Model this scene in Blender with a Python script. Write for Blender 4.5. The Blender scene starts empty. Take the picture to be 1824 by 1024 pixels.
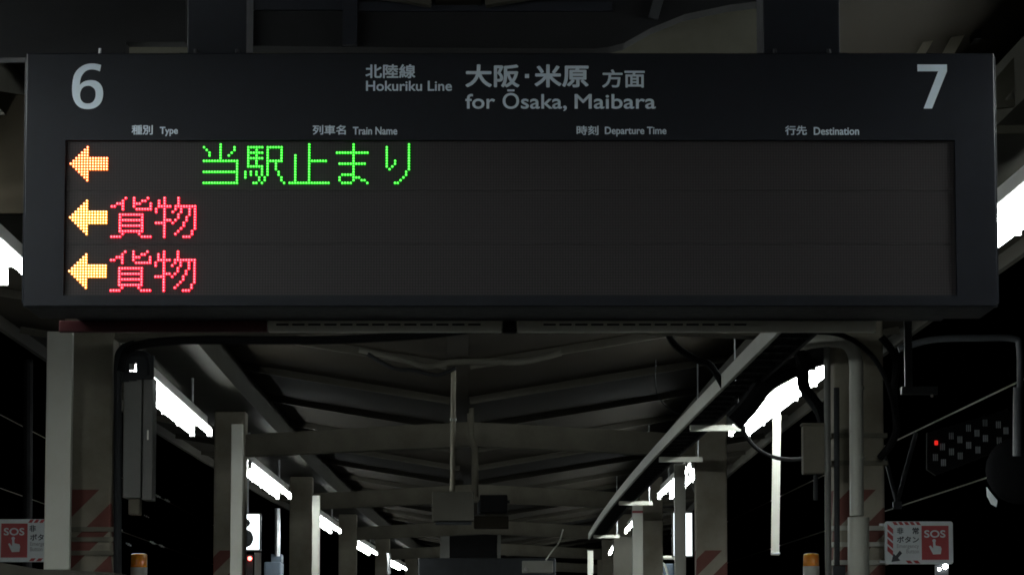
import bpy, bmesh, math, random
from mathutils import Vector, Matrix
random.seed(7)
S = bpy.context.scene
COL = S.collection
PI = math.pi

# ------------------------------------------------------------------ camera
FPX = 6000.0                              # focal length in photograph pixels (1824 wide)
PITCH = math.atan2(648.0, FPX)
EYE = 1.6
cd = bpy.data.cameras.new('camera')
cd.sensor_width = 36.0
cd.lens = FPX / 1824.0 * 36.0
cd.clip_start = 0.1
cd.clip_end = 2000
cam = bpy.data.objects.new('camera', cd)
COL.objects.link(cam)
cam.location = (0, 0, EYE)
cam.rotation_euler = (PI / 2 + PITCH, 0, 0)
S.camera = cam

# ------------------------------------------------------------------ night sky
w = bpy.data.worlds.new('World'); S.world = w; w.use_nodes = True
nt = w.node_tree
sky = nt.nodes.new('ShaderNodeTexSky')
sky.sky_type = 'NISHITA'; sky.sun_disc = False
sky.sun_elevation = math.radians(-9); sky.sun_rotation = math.radians(200)
nt.links.new(sky.outputs[0], nt.nodes['Background'].inputs[0])
nt.nodes['Background'].inputs[1].default_value = 0.05
S.view_settings.view_transform = 'Standard'
S.view_settings.look = 'None'
S.view_settings.exposure = 0.0
S.view_settings.gamma = 1.0
S.cycles.pixel_filter_type = 'BLACKMAN_HARRIS'
S.cycles.filter_width = 1.7             # a slightly soft lens
TUBE = 46.0                               # radiance of the fluorescent tubes

# ------------------------------------------------------------------ helpers
CO, SI = math.cos(PITCH), math.sin(PITCH)

def at(px, py, Y):
    """world x and z of the point at depth Y seen at photo pixel px, py"""
    u, v = (px - 912.0) / FPX, (512.0 - py) / FPX
    k = Y / (CO - v * SI)
    return u * k, EYE + (SI + v * CO) * k

def P(px, py, Y):
    x, z = at(px, py, Y)
    return Vector((x, Y, z))

def ax(Y):
    """centre line of the slightly curved island platform"""
    return -0.0162 * Y + 0.000375 * max(0.0, Y - 20.0) ** 2

def mat(name, col, rough=0.6, metal=0.0, var=0.25, scale=6.0, bump=0.0, emit=None, strength=0.0, spec=0.5):
    m = bpy.data.materials.new(name); m.use_nodes = True
    n = m.node_tree; b = n.nodes['Principled BSDF']
    b.inputs['Roughness'].default_value = rough
    b.inputs['Metallic'].default_value = metal
    b.inputs['Specular IOR Level'].default_value = spec
    c = (col[0], col[1], col[2], 1)
    if var > 0:
        tc = n.nodes.new('ShaderNodeTexCoord')
        no = n.nodes.new('ShaderNodeTexNoise'); no.inputs['Scale'].default_value = scale
        no.inputs['Detail'].default_value = 6; no.inputs['Roughness'].default_value = 0.65
        cr = n.nodes.new('ShaderNodeValToRGB')
        cr.color_ramp.elements[0].position = 0.3; cr.color_ramp.elements[1].position = 0.68
        d = 1 - var
        cr.color_ramp.elements[0].color = (c[0] * d, c[1] * d * 0.97, c[2] * d * 0.92, 1)
        cr.color_ramp.elements[1].color = c
        n.links.new(tc.outputs['Object'], no.inputs['Vector'])
        n.links.new(no.outputs['Fac'], cr.inputs['Fac'])
        n.links.new(cr.outputs['Color'], b.inputs['Base Color'])
        mr = n.nodes.new('ShaderNodeMapRange')
        mr.inputs['To Min'].default_value = max(0.05, rough - 0.12); mr.inputs['To Max'].default_value = min(1, rough + 0.12)
        n.links.new(no.outputs['Fac'], mr.inputs['Value'])
        n.links.new(mr.outputs['Result'], b.inputs['Roughness'])
        if bump > 0:
            bp = n.nodes.new('ShaderNodeBump'); bp.inputs['Strength'].default_value = bump; bp.inputs['Distance'].default_value = 0.01
            n.links.new(no.outputs['Fac'], bp.inputs['Height']); n.links.new(bp.outputs['Normal'], b.inputs['Normal'])
    else:
        b.inputs['Base Color'].default_value = c
    if emit:
        b.inputs['Emission Color'].default_value = (*emit, 1)
        b.inputs['Emission Strength'].default_value = strength
    return m

ORI = {}                                   # world origin of each linked object

class MB:
    def __init__(s): s.v = []; s.f = []; s.mi = []
    def add(s, vs, fs, mi=0):
        o = len(s.v); s.v += [Vector(a) for a in vs]
        s.f += [[i + o for i in f] for f in fs]; s.mi += [mi] * len(fs)
        return s
    def box(s, x0, x1, y0, y1, z0, z1, mi=0, ch=0.0):
        x0, x1 = min(x0, x1), max(x0, x1); y0, y1 = min(y0, y1), max(y0, y1); z0, z1 = min(z0, z1), max(z0, z1)
        if ch <= 0:
            vs = [(x, y, z) for z in (z0, z1) for y in (y0, y1) for x in (x0, x1)]
            return s.add(vs, [(0, 2, 3, 1), (4, 5, 7, 6), (0, 1, 5, 4), (2, 6, 7, 3), (0, 4, 6, 2), (1, 3, 7, 5)], mi)
        bm = bmesh.new(); bmesh.ops.create_cube(bm, size=1)
        for v in bm.verts:
            v.co = Vector((x0 + (v.co.x + .5) * (x1 - x0), y0 + (v.co.y + .5) * (y1 - y0), z0 + (v.co.z + .5) * (z1 - z0)))
        bmesh.ops.bevel(bm, geom=bm.edges[:], offset=ch, segments=2, affect='EDGES', profile=0.5)
        return s.bm(bm, mi)
    def bm(s, bm, mi=0):
        bm.verts.index_update()
        s.add([v.co.copy() for v in bm.verts], [[v.index for v in f.verts] for f in bm.faces], mi); bm.free(); return s
    def bar(s, a, b, wd, hg, mi=0, up=(0, 0, 1)):
        a, b = Vector(a), Vector(b); d = (b - a).normalized()
        r = d.cross(Vector(up))
        if r.length < 1e-4: r = d.cross(Vector((0, 1, 0)))
        r.normalize(); u = r.cross(d)
        vs = [p + r * sx * wd / 2 + u * sz * hg / 2 for p in (a, b) for sx, sz in ((-1, -1), (1, -1), (1, 1), (-1, 1))]
        return s.add(vs, [(3, 2, 1, 0), (4, 5, 6, 7), (0, 1, 5, 4), (1, 2, 6, 5), (2, 3, 7, 6), (3, 0, 4, 7)], mi)
    def tube(s, pts, r, n=10, mi=0, caps=True):
        pts = [Vector(p) for p in pts]; rings = []
        rr = r if isinstance(r, (list, tuple)) else [r] * len(pts)
        ref = None
        for i, p in enumerate(pts):
            d = (pts[min(i + 1, len(pts) - 1)] - pts[max(i - 1, 0)]).normalized()
            if ref is None:
                ref = d.cross(Vector((0, 0, 1)))
                if ref.length < 1e-3: ref = d.cross(Vector((0, 1, 0)))
            ref = (ref - d * ref.dot(d)).normalized(); u = d.cross(ref)
            rings.append([p + (ref * math.cos(2 * PI * k / n) + u * math.sin(2 * PI * k / n)) * rr[i] for k in range(n)])
        vs = [v for r_ in rings for v in r_]; fs = []
        for i in range(len(pts) - 1):
            for k in range(n):
                fs.append((i * n + k, i * n + (k + 1) % n, (i + 1) * n + (k + 1) % n, (i + 1) * n + k))
        if caps:
            fs.append(tuple(range(n))[::-1]); fs.append(tuple((len(pts) - 1) * n + k for k in range(n)))
        return s.add(vs, fs, mi)
    def prism(s, poly, y0, y1, mi=0):
        """polygon of (x, z) given a depth from y0 to y1"""
        n = len(poly)
        vs = [(x, y0, z) for x, z in poly] + [(x, y1, z) for x, z in poly]
        fs = [tuple(range(n)), tuple(range(2 * n - 1, n - 1, -1))]
        fs += [(i, n + i, n + (i + 1) % n, (i + 1) % n) for i in range(n)]
        bm = bmesh.new(); bv = [bm.verts.new(v) for v in vs]
        for f in fs: bm.faces.new([bv[i] for i in f])
        bmesh.ops.recalc_face_normals(bm, faces=bm.faces[:])
        bmesh.ops.triangulate(bm, faces=[f for f in bm.faces if len(f.verts) > 4])
        return s.bm(bm, mi)
    def ball(s, c, r, n=12, mi=0, sz=1.0):
        bm = bmesh.new(); bmesh.ops.create_uvsphere(bm, u_segments=n, v_segments=max(6, n // 2), radius=r)
        for v in bm.verts: v.co = Vector((v.co.x, v.co.y, v.co.z * sz)) + Vector(c)
        return s.bm(bm, mi)
    def build(s, name, mats, parent=None, smooth=False, origin=None):
        me = bpy.data.meshes.new(name)
        if parent is not None: og = ORI[parent.name]
        elif origin is not None: og = Vector(origin)
        else:
            lo = Vector((min(v.x for v in s.v), min(v.y for v in s.v), min(v.z for v in s.v)))
            hi = Vector((max(v.x for v in s.v), max(v.y for v in s.v), max(v.z for v in s.v)))
            og = Vector(((lo.x + hi.x) / 2, (lo.y + hi.y) / 2, lo.z))
        me.from_pydata([v - og for v in s.v], [], s.f)
        for m in (mats if isinstance(mats, (list, tuple)) else [mats]): me.materials.append(m)
        me.polygons.foreach_set('material_index', s.mi)
        bm = bmesh.new(); bm.from_mesh(me); bmesh.ops.recalc_face_normals(bm, faces=bm.faces[:]); bm.to_mesh(me); bm.free()
        if smooth:
            me.polygons.foreach_set('use_smooth', [True] * len(me.polygons))
            try: me.set_sharp_from_angle(angle=math.radians(35))
            except Exception: pass
        me.update()
        o = bpy.data.objects.new(name, me); COL.objects.link(o)
        if parent is not None: o.parent = parent
        else: o.location = og
        ORI[o.name] = og
        return o

def tag(o, label, cat, group=None, kind=None):
    o['label'] = label
    o['category'] = cat
    if group: o['group'] = group
    if kind: o['kind'] = kind
    return o

def thing(name, loc, label, cat, group=None):
    o = bpy.data.objects.new(name, None); COL.objects.link(o)
    o.location = loc; o.empty_display_size = 0.1
    ORI[o.name] = Vector(loc)
    return tag(o, label, cat, group)

def kids(o): return [c for c in COL.objects if c.parent == o]

def copy_tree(o, parent=None):
    c = o.copy(); COL.objects.link(c)
    if parent is not None: c.parent = parent
    for ch in kids(o): copy_tree(ch, c)
    return c

DEPS = bpy.context.evaluated_depsgraph_get
def glyphs(body):
    """vertices (x, y) and faces of a line of writing set in the built-in font"""
    c = bpy.data.curves.new('writing', 'FONT'); c.body = body; c.size = 1.0; c.resolution_u = 4
    o = bpy.data.objects.new('writing', c); COL.objects.link(o)
    bpy.context.view_layer.update()
    me = bpy.data.meshes.new_from_object(o.evaluated_get(DEPS()))
    vs = [(v.co.x, v.co.y) for v in me.vertices]; fs = [list(p.vertices) for p in me.polygons]
    bpy.data.objects.remove(o); bpy.data.curves.remove(c); bpy.data.meshes.remove(me)
    return vs, fs

def write(body, x0, x1, z0, z1, y, bold=0.0, mb=None, mi=0, step=0.00006, ref=None):
    """writing fitted into the box x0..x1, z0..z1 on the plane y (facing -y); bold thickens the strokes"""
    mb = mb or MB()
    vs, fs = glyphs(body)
    xa, xb = min(v[0] for v in vs), max(v[0] for v in vs); ya, yb = min(v[1] for v in vs), max(v[1] for v in vs)
    if ref:                               # keep the letter height of a longer line
        rv = glyphs(ref)[0]; ya, yb = min(v[1] for v in rv), max(v[1] for v in rv)
    offs = [(0, 0)] if bold <= 0 else [(bold * math.cos(a), bold * math.sin(a)) for a in [k * PI / 4 for k in range(8)]]
    for i, (dx, dz) in enumerate(offs):
        q = [(x0 + bold + (v[0] - xa) / (xb - xa) * (x1 - x0 - 2 * bold) + dx, y - i * step,
              z0 + bold + (v[1] - ya) / (yb - ya) * (z1 - z0 - 2 * bold) + dz) for v in vs]
        mb.add(q, fs, mi)
    return mb

def flat_poly(mb, loops, y, mi=0):
    """flat filled outline with holes on the plane y"""
    c = bpy.data.curves.new('outline', 'CURVE'); c.dimensions = '2D'; c.fill_mode = 'BOTH'
    for lp in loops:
        sp = c.splines.new('POLY'); sp.points.add(len(lp) - 1); sp.use_cyclic_u = True
        for i, (x, z) in enumerate(lp): sp.points[i].co = (x, z, 0, 1)
    o = bpy.data.objects.new('outline', c); COL.objects.link(o); bpy.context.view_layer.update()
    me = bpy.data.meshes.new_from_object(o.evaluated_get(DEPS()))
    mb.add([(v.co.x, y, v.co.y) for v in me.vertices], [list(p.vertices) for p in me.polygons], mi)
    bpy.data.objects.remove(o); bpy.data.curves.remove(c); bpy.data.meshes.remove(me)
    return mb

def smooth_loop(pts, n=4):
    out = []; N = len(pts)
    for i in range(N):
        p0, p1, p2, p3 = [Vector(pts[(i + k - 1) % N]) for k in range(4)]
        for t in [k / n for k in range(n)]:
            out.append(tuple(0.5 * ((2 * p1) + (p2 - p0) * t + (2 * p0 - 5 * p1 + 4 * p2 - p3) * t * t + (3 * p1 - p0 - 3 * p2 + p3) * t ** 3)))
    return out

def spline(pts, n=6):
    pts = [Vector(p) for p in pts]; out = []
    for i in range(len(pts) - 1):
        p0 = pts[max(i - 1, 0)]; p1 = pts[i]; p2 = pts[i + 1]; p3 = pts[min(i + 2, len(pts) - 1)]
        for k in range(n):
            t = k / n
            out.append(0.5 * ((2 * p1) + (p2 - p0) * t + (2 * p0 - 5 * p1 + 4 * p2 - p3) * t * t + (3 * p1 - p0 - 3 * p2 + p3) * t ** 3))
    out.append(pts[-1]); return out

# ------------------------------------------------------------------ materials
M_floor = mat('platform_asphalt', (0.06, 0.06, 0.058), 0.85, var=0.35, scale=3, bump=0.3)
M_bed = mat('track_ballast', (0.055, 0.05, 0.045), 0.95, var=0.4, scale=9, bump=0.8)
M_roof = mat('roof_sheet', (0.026, 0.022, 0.0155), 0.85, var=0.4, scale=1.6, spec=0.06)
M_rib = mat('roof_joist', (0.058, 0.054, 0.044), 0.7, var=0.3, scale=4, spec=0.12)
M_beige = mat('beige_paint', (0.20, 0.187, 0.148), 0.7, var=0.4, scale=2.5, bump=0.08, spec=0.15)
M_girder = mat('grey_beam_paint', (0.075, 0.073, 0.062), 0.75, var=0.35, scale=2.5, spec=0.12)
M_white = mat('white_paint', (0.56, 0.57, 0.51), 0.5, var=0.14, scale=3)
M_board = mat('board_white', (0.74, 0.75, 0.68), 0.5, var=0.12, scale=3)
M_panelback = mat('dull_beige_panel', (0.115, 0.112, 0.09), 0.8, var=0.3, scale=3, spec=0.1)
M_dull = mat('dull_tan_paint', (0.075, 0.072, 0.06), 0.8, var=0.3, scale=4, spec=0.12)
M_grey = mat('grey_box_paint', (0.17, 0.175, 0.16), 0.5, var=0.2, scale=3)
M_dkgrey = mat('dark_grey_paint', (0.035, 0.038, 0.042), 0.65, var=0.3, scale=5, spec=0.2)
M_galv = mat('galvanised_steel', (0.42, 0.44, 0.46), 0.42, 0.8, var=0.3, scale=8)
M_alu = mat('aluminium', (0.62, 0.62, 0.56), 0.4, 0.6, var=0.2, scale=10)
M_railpaint = mat('pale_rail_paint', (0.78, 0.77, 0.68), 0.4, var=0.15, scale=8)
M_void = mat('deep_black_paint', (0.004, 0.004, 0.0045), 0.9, var=0.3, scale=6, spec=0.05)  # black deeper than the rubber, for the round mirror back
M_black = mat('black_rubber', (0.010, 0.010, 0.011), 0.8, var=0.3, scale=9, spec=0.15)
M_housing = mat('navy_black_housing', (0.0088, 0.0102, 0.0152), 0.5, var=0.18, scale=30, bump=0.04, spec=0.2)
M_print = mat('white_print', (0.62, 0.72, 0.82), 0.5, var=0.06, scale=20)
M_slot = mat('slot_dark', (0.01, 0.01, 0.01), 0.9, var=0)
M_redband = mat('dark_red_rail', (0.10, 0.018, 0.022), 0.5, var=0.25, scale=6)
M_red = mat('sign_red', (0.34, 0.028, 0.032), 0.5, var=0.15, scale=12)
M_signwhite = mat('sign_white', (0.57, 0.62, 0.65), 0.5, var=0.1, scale=10)
M_ink = mat('sign_black', (0.02, 0.022, 0.03), 0.5, var=0)
M_greyink = mat('sign_grey', (0.26, 0.27, 0.28), 0.5, var=0)
M_porc = mat('porcelain', (0.8, 0.8, 0.78), 0.15, var=0.05)
M_wire = mat('copper_wire', (0.45, 0.42, 0.36), 0.4, 0.7, var=0.2, scale=20)
M_tube = mat('lit_tube', (0.9, 0.9, 0.9), 0.3, var=0, emit=(0.93, 1.0, 0.985), strength=TUBE)
M_reflector = mat('white_reflector', (0.82, 0.83, 0.82), 0.4, var=0.06)
M_face = mat('backlit_sign_face', (0.8, 0.8, 0.8), 0.4, var=0, emit=(0.86, 0.97, 1.0), strength=3.0)
M_figure = mat('sign_figure', (0.02, 0.03, 0.035), 0.4, var=0)
M_redlamp = mat('lit_red_lamp', (0.5, 0.02, 0.02), 0.3, var=0, emit=(1.0, 0.12, 0.10), strength=9.0)
M_dimred = mat('lit_red_lens', (0.4, 0.02, 0.02), 0.3, var=0, emit=(1.0, 0.03, 0.02), strength=0.75)
M_lamp = mat('lit_white_lamp', (0.9, 0.9, 0.9), 0.3, var=0, emit=(0.95, 1.0, 1.0), strength=25.0)
M_blue = mat('blue_grey_paint', (0.09, 0.12, 0.16), 0.5, var=0.25, scale=5)

def amber_glass():
    m = bpy.data.materials.new('amber_plastic'); m.use_nodes = True
    b = m.node_tree.nodes['Principled BSDF']
    n = m.node_tree
    tc = n.nodes.new('ShaderNodeTexCoord'); wv = n.nodes.new('ShaderNodeTexWave')
    wv.wave_type = 'BANDS'; wv.bands_direction = 'X'; wv.inputs['Scale'].default_value = 55
    bp = n.nodes.new('ShaderNodeBump'); bp.inputs['Strength'].default_value = 0.5; bp.inputs['Distance'].default_value = 0.004
    n.links.new(tc.outputs['Object'], wv.inputs['Vector']); n.links.new(wv.outputs['Fac'], bp.inputs['Height']); n.links.new(bp.outputs['Normal'], b.inputs['Normal'])
    b.inputs['Base Color'].default_value = (0.85, 0.30, 0.015, 1); b.inputs['Roughness'].default_value = 0.12
    b.inputs['Subsurface Weight'].default_value = 0.4; b.inputs['Subsurface Radius'].default_value = (0.05, 0.02, 0.004)
    return m
M_amber = amber_glass()

def led(name, col, strength):
    return mat(name, (0.2, 0.2, 0.2), 0.3, var=0, emit=col, strength=strength)
M_ledgreen = [led('green_led_die', (0.16, 1.0, 0.12), 4.5), led('green_led_lens_bloom', (0.003, 1.0, 0.005), 1.5)]  # lens rings glow wide and saturated to carry the bloom between dots
M_ledred = [led('red_led_die', (1.0, 0.17, 0.20), 5.5), led('red_led_lens_bloom', (1.0, 0.003, 0.025), 5.0)]
M_ledorange = [led('orange_led_die', (1.0, 0.60, 0.32), 6.0), led('orange_led_lens_bloom', (1.0, 0.13, 0.004), 3.4)]
M_ledyellow = [led('yellow_led_die', (1.0, 0.70, 0.38), 6.0), led('yellow_led_lens_bloom', (1.0, 0.30, 0.006), 2.8)]

def hazard(name, base, red, z_top, period, soft=0.02):
    """painted column: beige, with red diagonal stripes below the height z_top (object space)"""
    m = mat(name, base, 0.7, var=0.4, scale=2.5, bump=0.08, spec=0.15)
    n = m.node_tree; b = n.nodes['Principled BSDF']
    src = b.inputs['Base Color'].links[0].from_socket
    tc = n.nodes.new('ShaderNodeTexCoord'); sp = n.nodes.new('ShaderNodeSeparateXYZ')
    n.links.new(tc.outputs['Object'], sp.inputs[0])
    def math_(op, a, bb=None):
        q = n.nodes.new('ShaderNodeMath'); q.operation = op
        for i, s_ in enumerate((a, bb)):
            if s_ is None: continue
            if isinstance(s_, (int, float)): q.inputs[i].default_value = s_
            else: n.links.new(s_, q.inputs[i])
        return q.outputs[0]
    s1 = math_('SUBTRACT', sp.outputs['Z'], sp.outputs['X'])
    s1 = math_('ADD', s1, sp.outputs['Y'])
    fr = math_('FRACT', math_('DIVIDE', s1, period))
    st = math_('GREATER_THAN', fr, 0.48)
    below = math_('LESS_THAN', sp.outputs['Z'], z_top)
    fac = math_('MULTIPLY', st, below)
    fac = math_('MULTIPLY', fac, 0.8)
    mx = n.nodes.new('ShaderNodeMix'); mx.data_type = 'RGBA'
    n.links.new(fac, mx.inputs['Factor']); n.links.new(src, mx.inputs['A'])
    mx.inputs['B'].default_value = (*red, 1)
    n.links.new(mx.outputs['Result'], b.inputs['Base Color'])
    return m
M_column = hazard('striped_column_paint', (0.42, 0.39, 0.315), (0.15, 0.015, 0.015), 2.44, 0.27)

PITCH_LED = 0.0
def panel_material(p, x0, z0):
    m = mat('unlit_led_face', (0.05, 0.046, 0.05), 0.6, var=0.1, scale=40, spec=0.3)
    n = m.node_tree; b = n.nodes['Principled BSDF']
    tc = n.nodes.new('ShaderNodeTexCoord'); mp = n.nodes.new('ShaderNodeMapping')
    mp.inputs['Location'].default_value = (-x0 / p + 0.5, 0, -z0 / p + 0.5); mp.inputs['Scale'].default_value = (1 / p, 1 / p, 1 / p)
    fr = n.nodes.new('ShaderNodeVectorMath'); fr.operation = 'FRACTION'
    sb = n.nodes.new('ShaderNodeVectorMath'); sb.operation = 'SUBTRACT'; sb.inputs[1].default_value = (0.5, 0.0, 0.5)
    ml = n.nodes.new('ShaderNodeVectorMath'); ml.operation = 'MULTIPLY'; ml.inputs[1].default_value = (1, 0, 1)
    ln = n.nodes.new('ShaderNodeVectorMath'); ln.operation = 'LENGTH'
    mr = n.nodes.new('ShaderNodeMapRange'); mr.inputs['From Min'].default_value = 0.40; mr.inputs['From Max'].default_value = 0.28
    n.links.new(tc.outputs['Object'], mp.inputs[0]); n.links.new(mp.outputs[0], fr.inputs[0]); n.links.new(fr.outputs[0], sb.inputs[0])
    n.links.new(sb.outputs[0], ml.inputs[0]); n.links.new(ml.outputs[0], ln.inputs[0]); n.links.new(ln.outputs['Value'], mr.inputs['Value'])
    mx = n.nodes.new('ShaderNodeMix'); mx.data_type = 'RGBA'
    mx.inputs['A'].default_value = (0.018, 0.0155, 0.0165, 1); mx.inputs['B'].default_value = (0.037, 0.0305, 0.032, 1)
    n.links.new(mr.outputs['Result'], mx.inputs['Factor']); n.links.new(mx.outputs['Result'], b.inputs['Base Color'])
    return m

# ================================================================== SETTING
def strip(x_off0, x_off1, z0, z1, Y0, Y1, mb, step=2.0, mi=0):
    """a box section swept along the curved platform"""
    ys = [Y0 + (Y1 - Y0) * k / max(1, round((Y1 - Y0) / step)) for k in range(max(1, round((Y1 - Y0) / step)) + 1)]
    vs = []
    for y in ys:
        a = ax(y)
        vs += [(a + x_off0, y, z0), (a + x_off1, y, z0), (a + x_off1, y, z1), (a + x_off0, y, z1)]
    fs = [(3, 2, 1, 0)]
    n = len(ys)
    for i in range(n - 1):
        for k in range(4):
            fs.append((i * 4 + k, i * 4 + (k + 1) % 4, (i + 1) * 4 + (k + 1) % 4, (i + 1) * 4 + k))
    fs.append(tuple((n - 1) * 4 + k for k in range(4)))
    return mb.add(vs, fs, mi)

o = strip(-4.3, 4.3, -1.1, 0.0, -14, 92, MB()).build('platform', M_floor, origin=(0, 0, 0)); o['kind'] = 'structure'
mb = MB(); mb.add([(-400, -300, -1.104), (400, -300, -1.104), (400, 900, -1.104), (-400, 900, -1.104)], [(0, 1, 2, 3)])
o = mb.build('track_bed', M_bed, origin=(0, 0, 0)); o['kind'] = 'structure'

# ------------------------------------------------------------------ canopy roof (valley roof, low in the middle)
ZC, SL, RW = 3.60, 0.165, 3.55
roof = thing('canopy_roof', (0, 0, ZC), 'dark brown valley shaped canopy roof over the whole platform, with joists running across', 'roof')
mb = MB()
Ys = [-14 + 2.0 * k for k in range(53)]
for sg in (-1, 1):
    vs = []
    for y in Ys:
        a = ax(y)
        for d, dz in ((0.03, 0.0), (RW, 0.0)):
            vs.append((a + sg * d, y, ZC + SL * d + dz)); vs.append((a + sg * d, y, ZC + SL * d + 0.03))
    n = len(Ys); fs = []
    for i in range(n - 1):
        A, B = i * 4, (i + 1) * 4
        fs += [(A, A + 2, B + 2, B), (A + 1, B + 1, B + 3, A + 3), (A, B, B + 1, A + 1), (A + 2, A + 3, B + 3, B + 2)]
    fs += [(0, 1, 3, 2), ((n - 1) * 4, (n - 1) * 4 + 2, (n - 1) * 4 + 3, (n - 1) * 4 + 1)]
    mb.add(vs, fs)
mb.build('roof_sheet', M_roof, roof)
strip(-0.07, 0.07, ZC - 0.03, ZC - 0.004, -14, 90, MB()).build('valley_gutter', M_roof, roof)
y = -9.8
ribs = []
while y < 88:
    a = ax(y); mb = MB()
    for sg in (-1, 1):
        mb.bar((a + sg * 0.08, y, ZC + SL * 0.08 - 0.032), (a + sg * (RW - .05), y, ZC + SL * (RW - .05) - 0.032), 0.05, 0.056, up=(0, 0, 1))
    mb.build('joist', M_rib, roof)
    y += 3.32
for sg in (-1, 1):
    strip(sg * RW, sg * (RW + 0.04), ZC + SL * RW - 0.10, ZC + SL * RW + 0.05, -14, 90, MB()).build('fascia', M_rib, roof)

# ------------------------------------------------------------------ portal frames that carry it
FR = [7.1 + 10.6 * k for k in range(8)]
CXL, CXR = -1.93, 2.10
def make_frame(y0):
    a = ax(y0)
    t = thing('canopy_frame', (a, y0, 0), '', 'steel frame', 'beige steel frames carrying the canopy')
    for cx in (CXL, CXR):
        m = MB(); m.box(a + cx - 0.13, a + cx + 0.13, y0 - 0.125, y0 + 0.125, 0.03, 3.60, ch=0.012)
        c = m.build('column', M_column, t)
        b = MB(); b.box(a + cx - 0.2, a + cx + 0.2, y0 - 0.2, y0 + 0.2, 0.002, 0.03); b.build('base_plate', M_beige, c)
    m = MB()
    n = 12; x0, x1 = a + CXL + 0.132, a + CXR - 0.132
    for k in range(n):
        pass
    zs = lambda u: 3.24 + 0.085 * (1 - abs(2 * u - 1))
    poly = [(x0, zs(0)), (a + 0.085, zs(.5)), (x1, zs(1)), (x1, zs(1) + 0.17), (a + 0.085, zs(.5) + 0.19), (x0, zs(0) + 0.17)]
    m.prism(poly, y0 - 0.09, y0 + 0.09)
    m.prism([(x0, zs(0) - 0.012), (a + 0.085, zs(.5) - 0.012), (x1, zs(1) - 0.012), (x1, zs(1) - 0.001), (a + 0.085, zs(.5) - 0.001), (x0, zs(0) - 0.001)], y0 - 0.12, y0 + 0.12)
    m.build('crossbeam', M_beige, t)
    return t
fl = ['steel frame nearest behind the departure board, its beige columns striped red and white low down',
      'second steel frame behind the departure board, beige crossbeam behind the hanging grey box',
      'third steel frame behind the departure board, its crossbeam just over the small hanging boxes',
      'fourth steel frame behind the departure board, half hidden by the third',
      'fifth steel frame behind the departure board, next to the distant board',
      'sixth steel frame, far away near the platform end']
f0 = make_frame(FR[1]); f0['label'] = fl[0]
for k in range(1, 6):
    c = copy_tree(f0); yy = FR[1 + k]; c.location = (ax(yy), yy, 0); c['label'] = fl[k]
for sg, x0, x1 in ((-1, -2.19, -1.73), (1, 2.09, 2.36)):
    g = MB(); strip(x0, x1, 3.605, 3.86, 5.0, 88, g)
    strip(x0 - 0.03, x1 + 0.03, 3.60, 3.604, 5.0, 88, g)
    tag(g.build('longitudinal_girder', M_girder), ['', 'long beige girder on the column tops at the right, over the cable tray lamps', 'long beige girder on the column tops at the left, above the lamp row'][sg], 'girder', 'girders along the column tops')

# ------------------------------------------------------------------ fluorescent lamps
LZ = 3.25
def make_light(x, y0, label, group):
    t = thing('fluorescent_light', (x, y0, LZ), label, 'light', group)
    m = MB()
    prof = [(-0.086, 0.036), (-0.05, 0.064), (-0.05, 0.125), (0.05, 0.125), (0.05, 0.064), (0.086, 0.036), (0.081, 0.030), (0.045, 0.056), (-0.045, 0.056), (-0.081, 0.030)]
    vs = [(x + px, y0, LZ + pz) for px, pz in prof] + [(x + px, y0 + 6.06, LZ + pz) for px, pz in prof]
    n = len(prof)
    fs = [(i, n + i, n + (i + 1) % n, (i + 1) % n) for i in range(n)]
    m.add(vs, fs)
    for yy in (y0 + 0.002, y0 + 6.058): m.box(x - 0.05, x + 0.05, yy - 0.002, yy + 0.002, LZ + 0.066, LZ + 0.124)
    h = m.build('housing', M_reflector, t)
    for k in range(6):
        for sx in (-0.066, 0.066):
            s = MB(); s.box(x + sx - 0.018, x + sx + 0.018, y0 + k * 1.208 + 0.002, y0 + k * 1.208 + 0.018, LZ - 0.026, LZ + 0.045)
            s.build('lamp_holder', M_reflector, h)
    for k in range(5):
        for sx in (-0.066, 0.066):
            tb = MB(); ya = y0 + k * 1.208 + 0.03
            tb.tube([(x + sx, ya, LZ), (x + sx, ya + 1.165, LZ)], 0.016, 10)
            tb.build('tube', M_tube, t, smooth=True)
    for yy in (y0 + 0.8, y0 + 5.2):
        r = MB(); r.tube([(x, yy, LZ + 0.126), (x, yy, 3.598)], 0.012, 8); r.build('hanger_rod', M_galv, t)
    return t
grp = 'fluorescent lamp rows along the platform'
LL = ['fluorescent lamp row cut off by the left photo edge beside the departure board',
      'long bright fluorescent lamp just right of the tall grey cabinet',
      'fluorescent lamp in the left row with two tube ends showing, above the lit number sign',
      'fluorescent lamp in the left row partly hidden by the slim white board',
      'small far fluorescent lamp in the left row, near the distant board',
      'tiny farthest fluorescent lamp in the left row']
RL = ['glaring fluorescent lamp cut off by the right photo edge beside the departure board',
      'bright fluorescent lamp crossed by black cables, above the hanging narrow white strip',
      'fluorescent lamp in the right row behind a slim white board and hanger bar',
      'fluorescent lamp in the right row left of the white board with a red band',
      'small far fluorescent lamp in the right row above a short white board',
      'tiny farthest fluorescent lamp in the right row']
LOX, ROX = -1.96, 2.13
Lp = make_light(ax(19.5) + LOX, 19.5, LL[1], grp)
def put_light(yn, off, lab):
    c = copy_tree(Lp); xm, x2 = ax(yn), ax(yn + 6)
    c.location = (xm + off, yn, LZ); c.rotation_euler = (0, 0, -math.atan2(x2 - xm, 6.0)); c['label'] = lab
    return c
Lp.rotation_euler = (0, 0, -math.atan2(ax(25.5) - ax(19.5), 6.0))
for k in range(6):
    yn = 8.9 + 10.6 * k
    if k != 1: put_light(yn, LOX, LL[k])
    put_light(8.3 if k == 0 else yn, ROX, RL[k])
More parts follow.
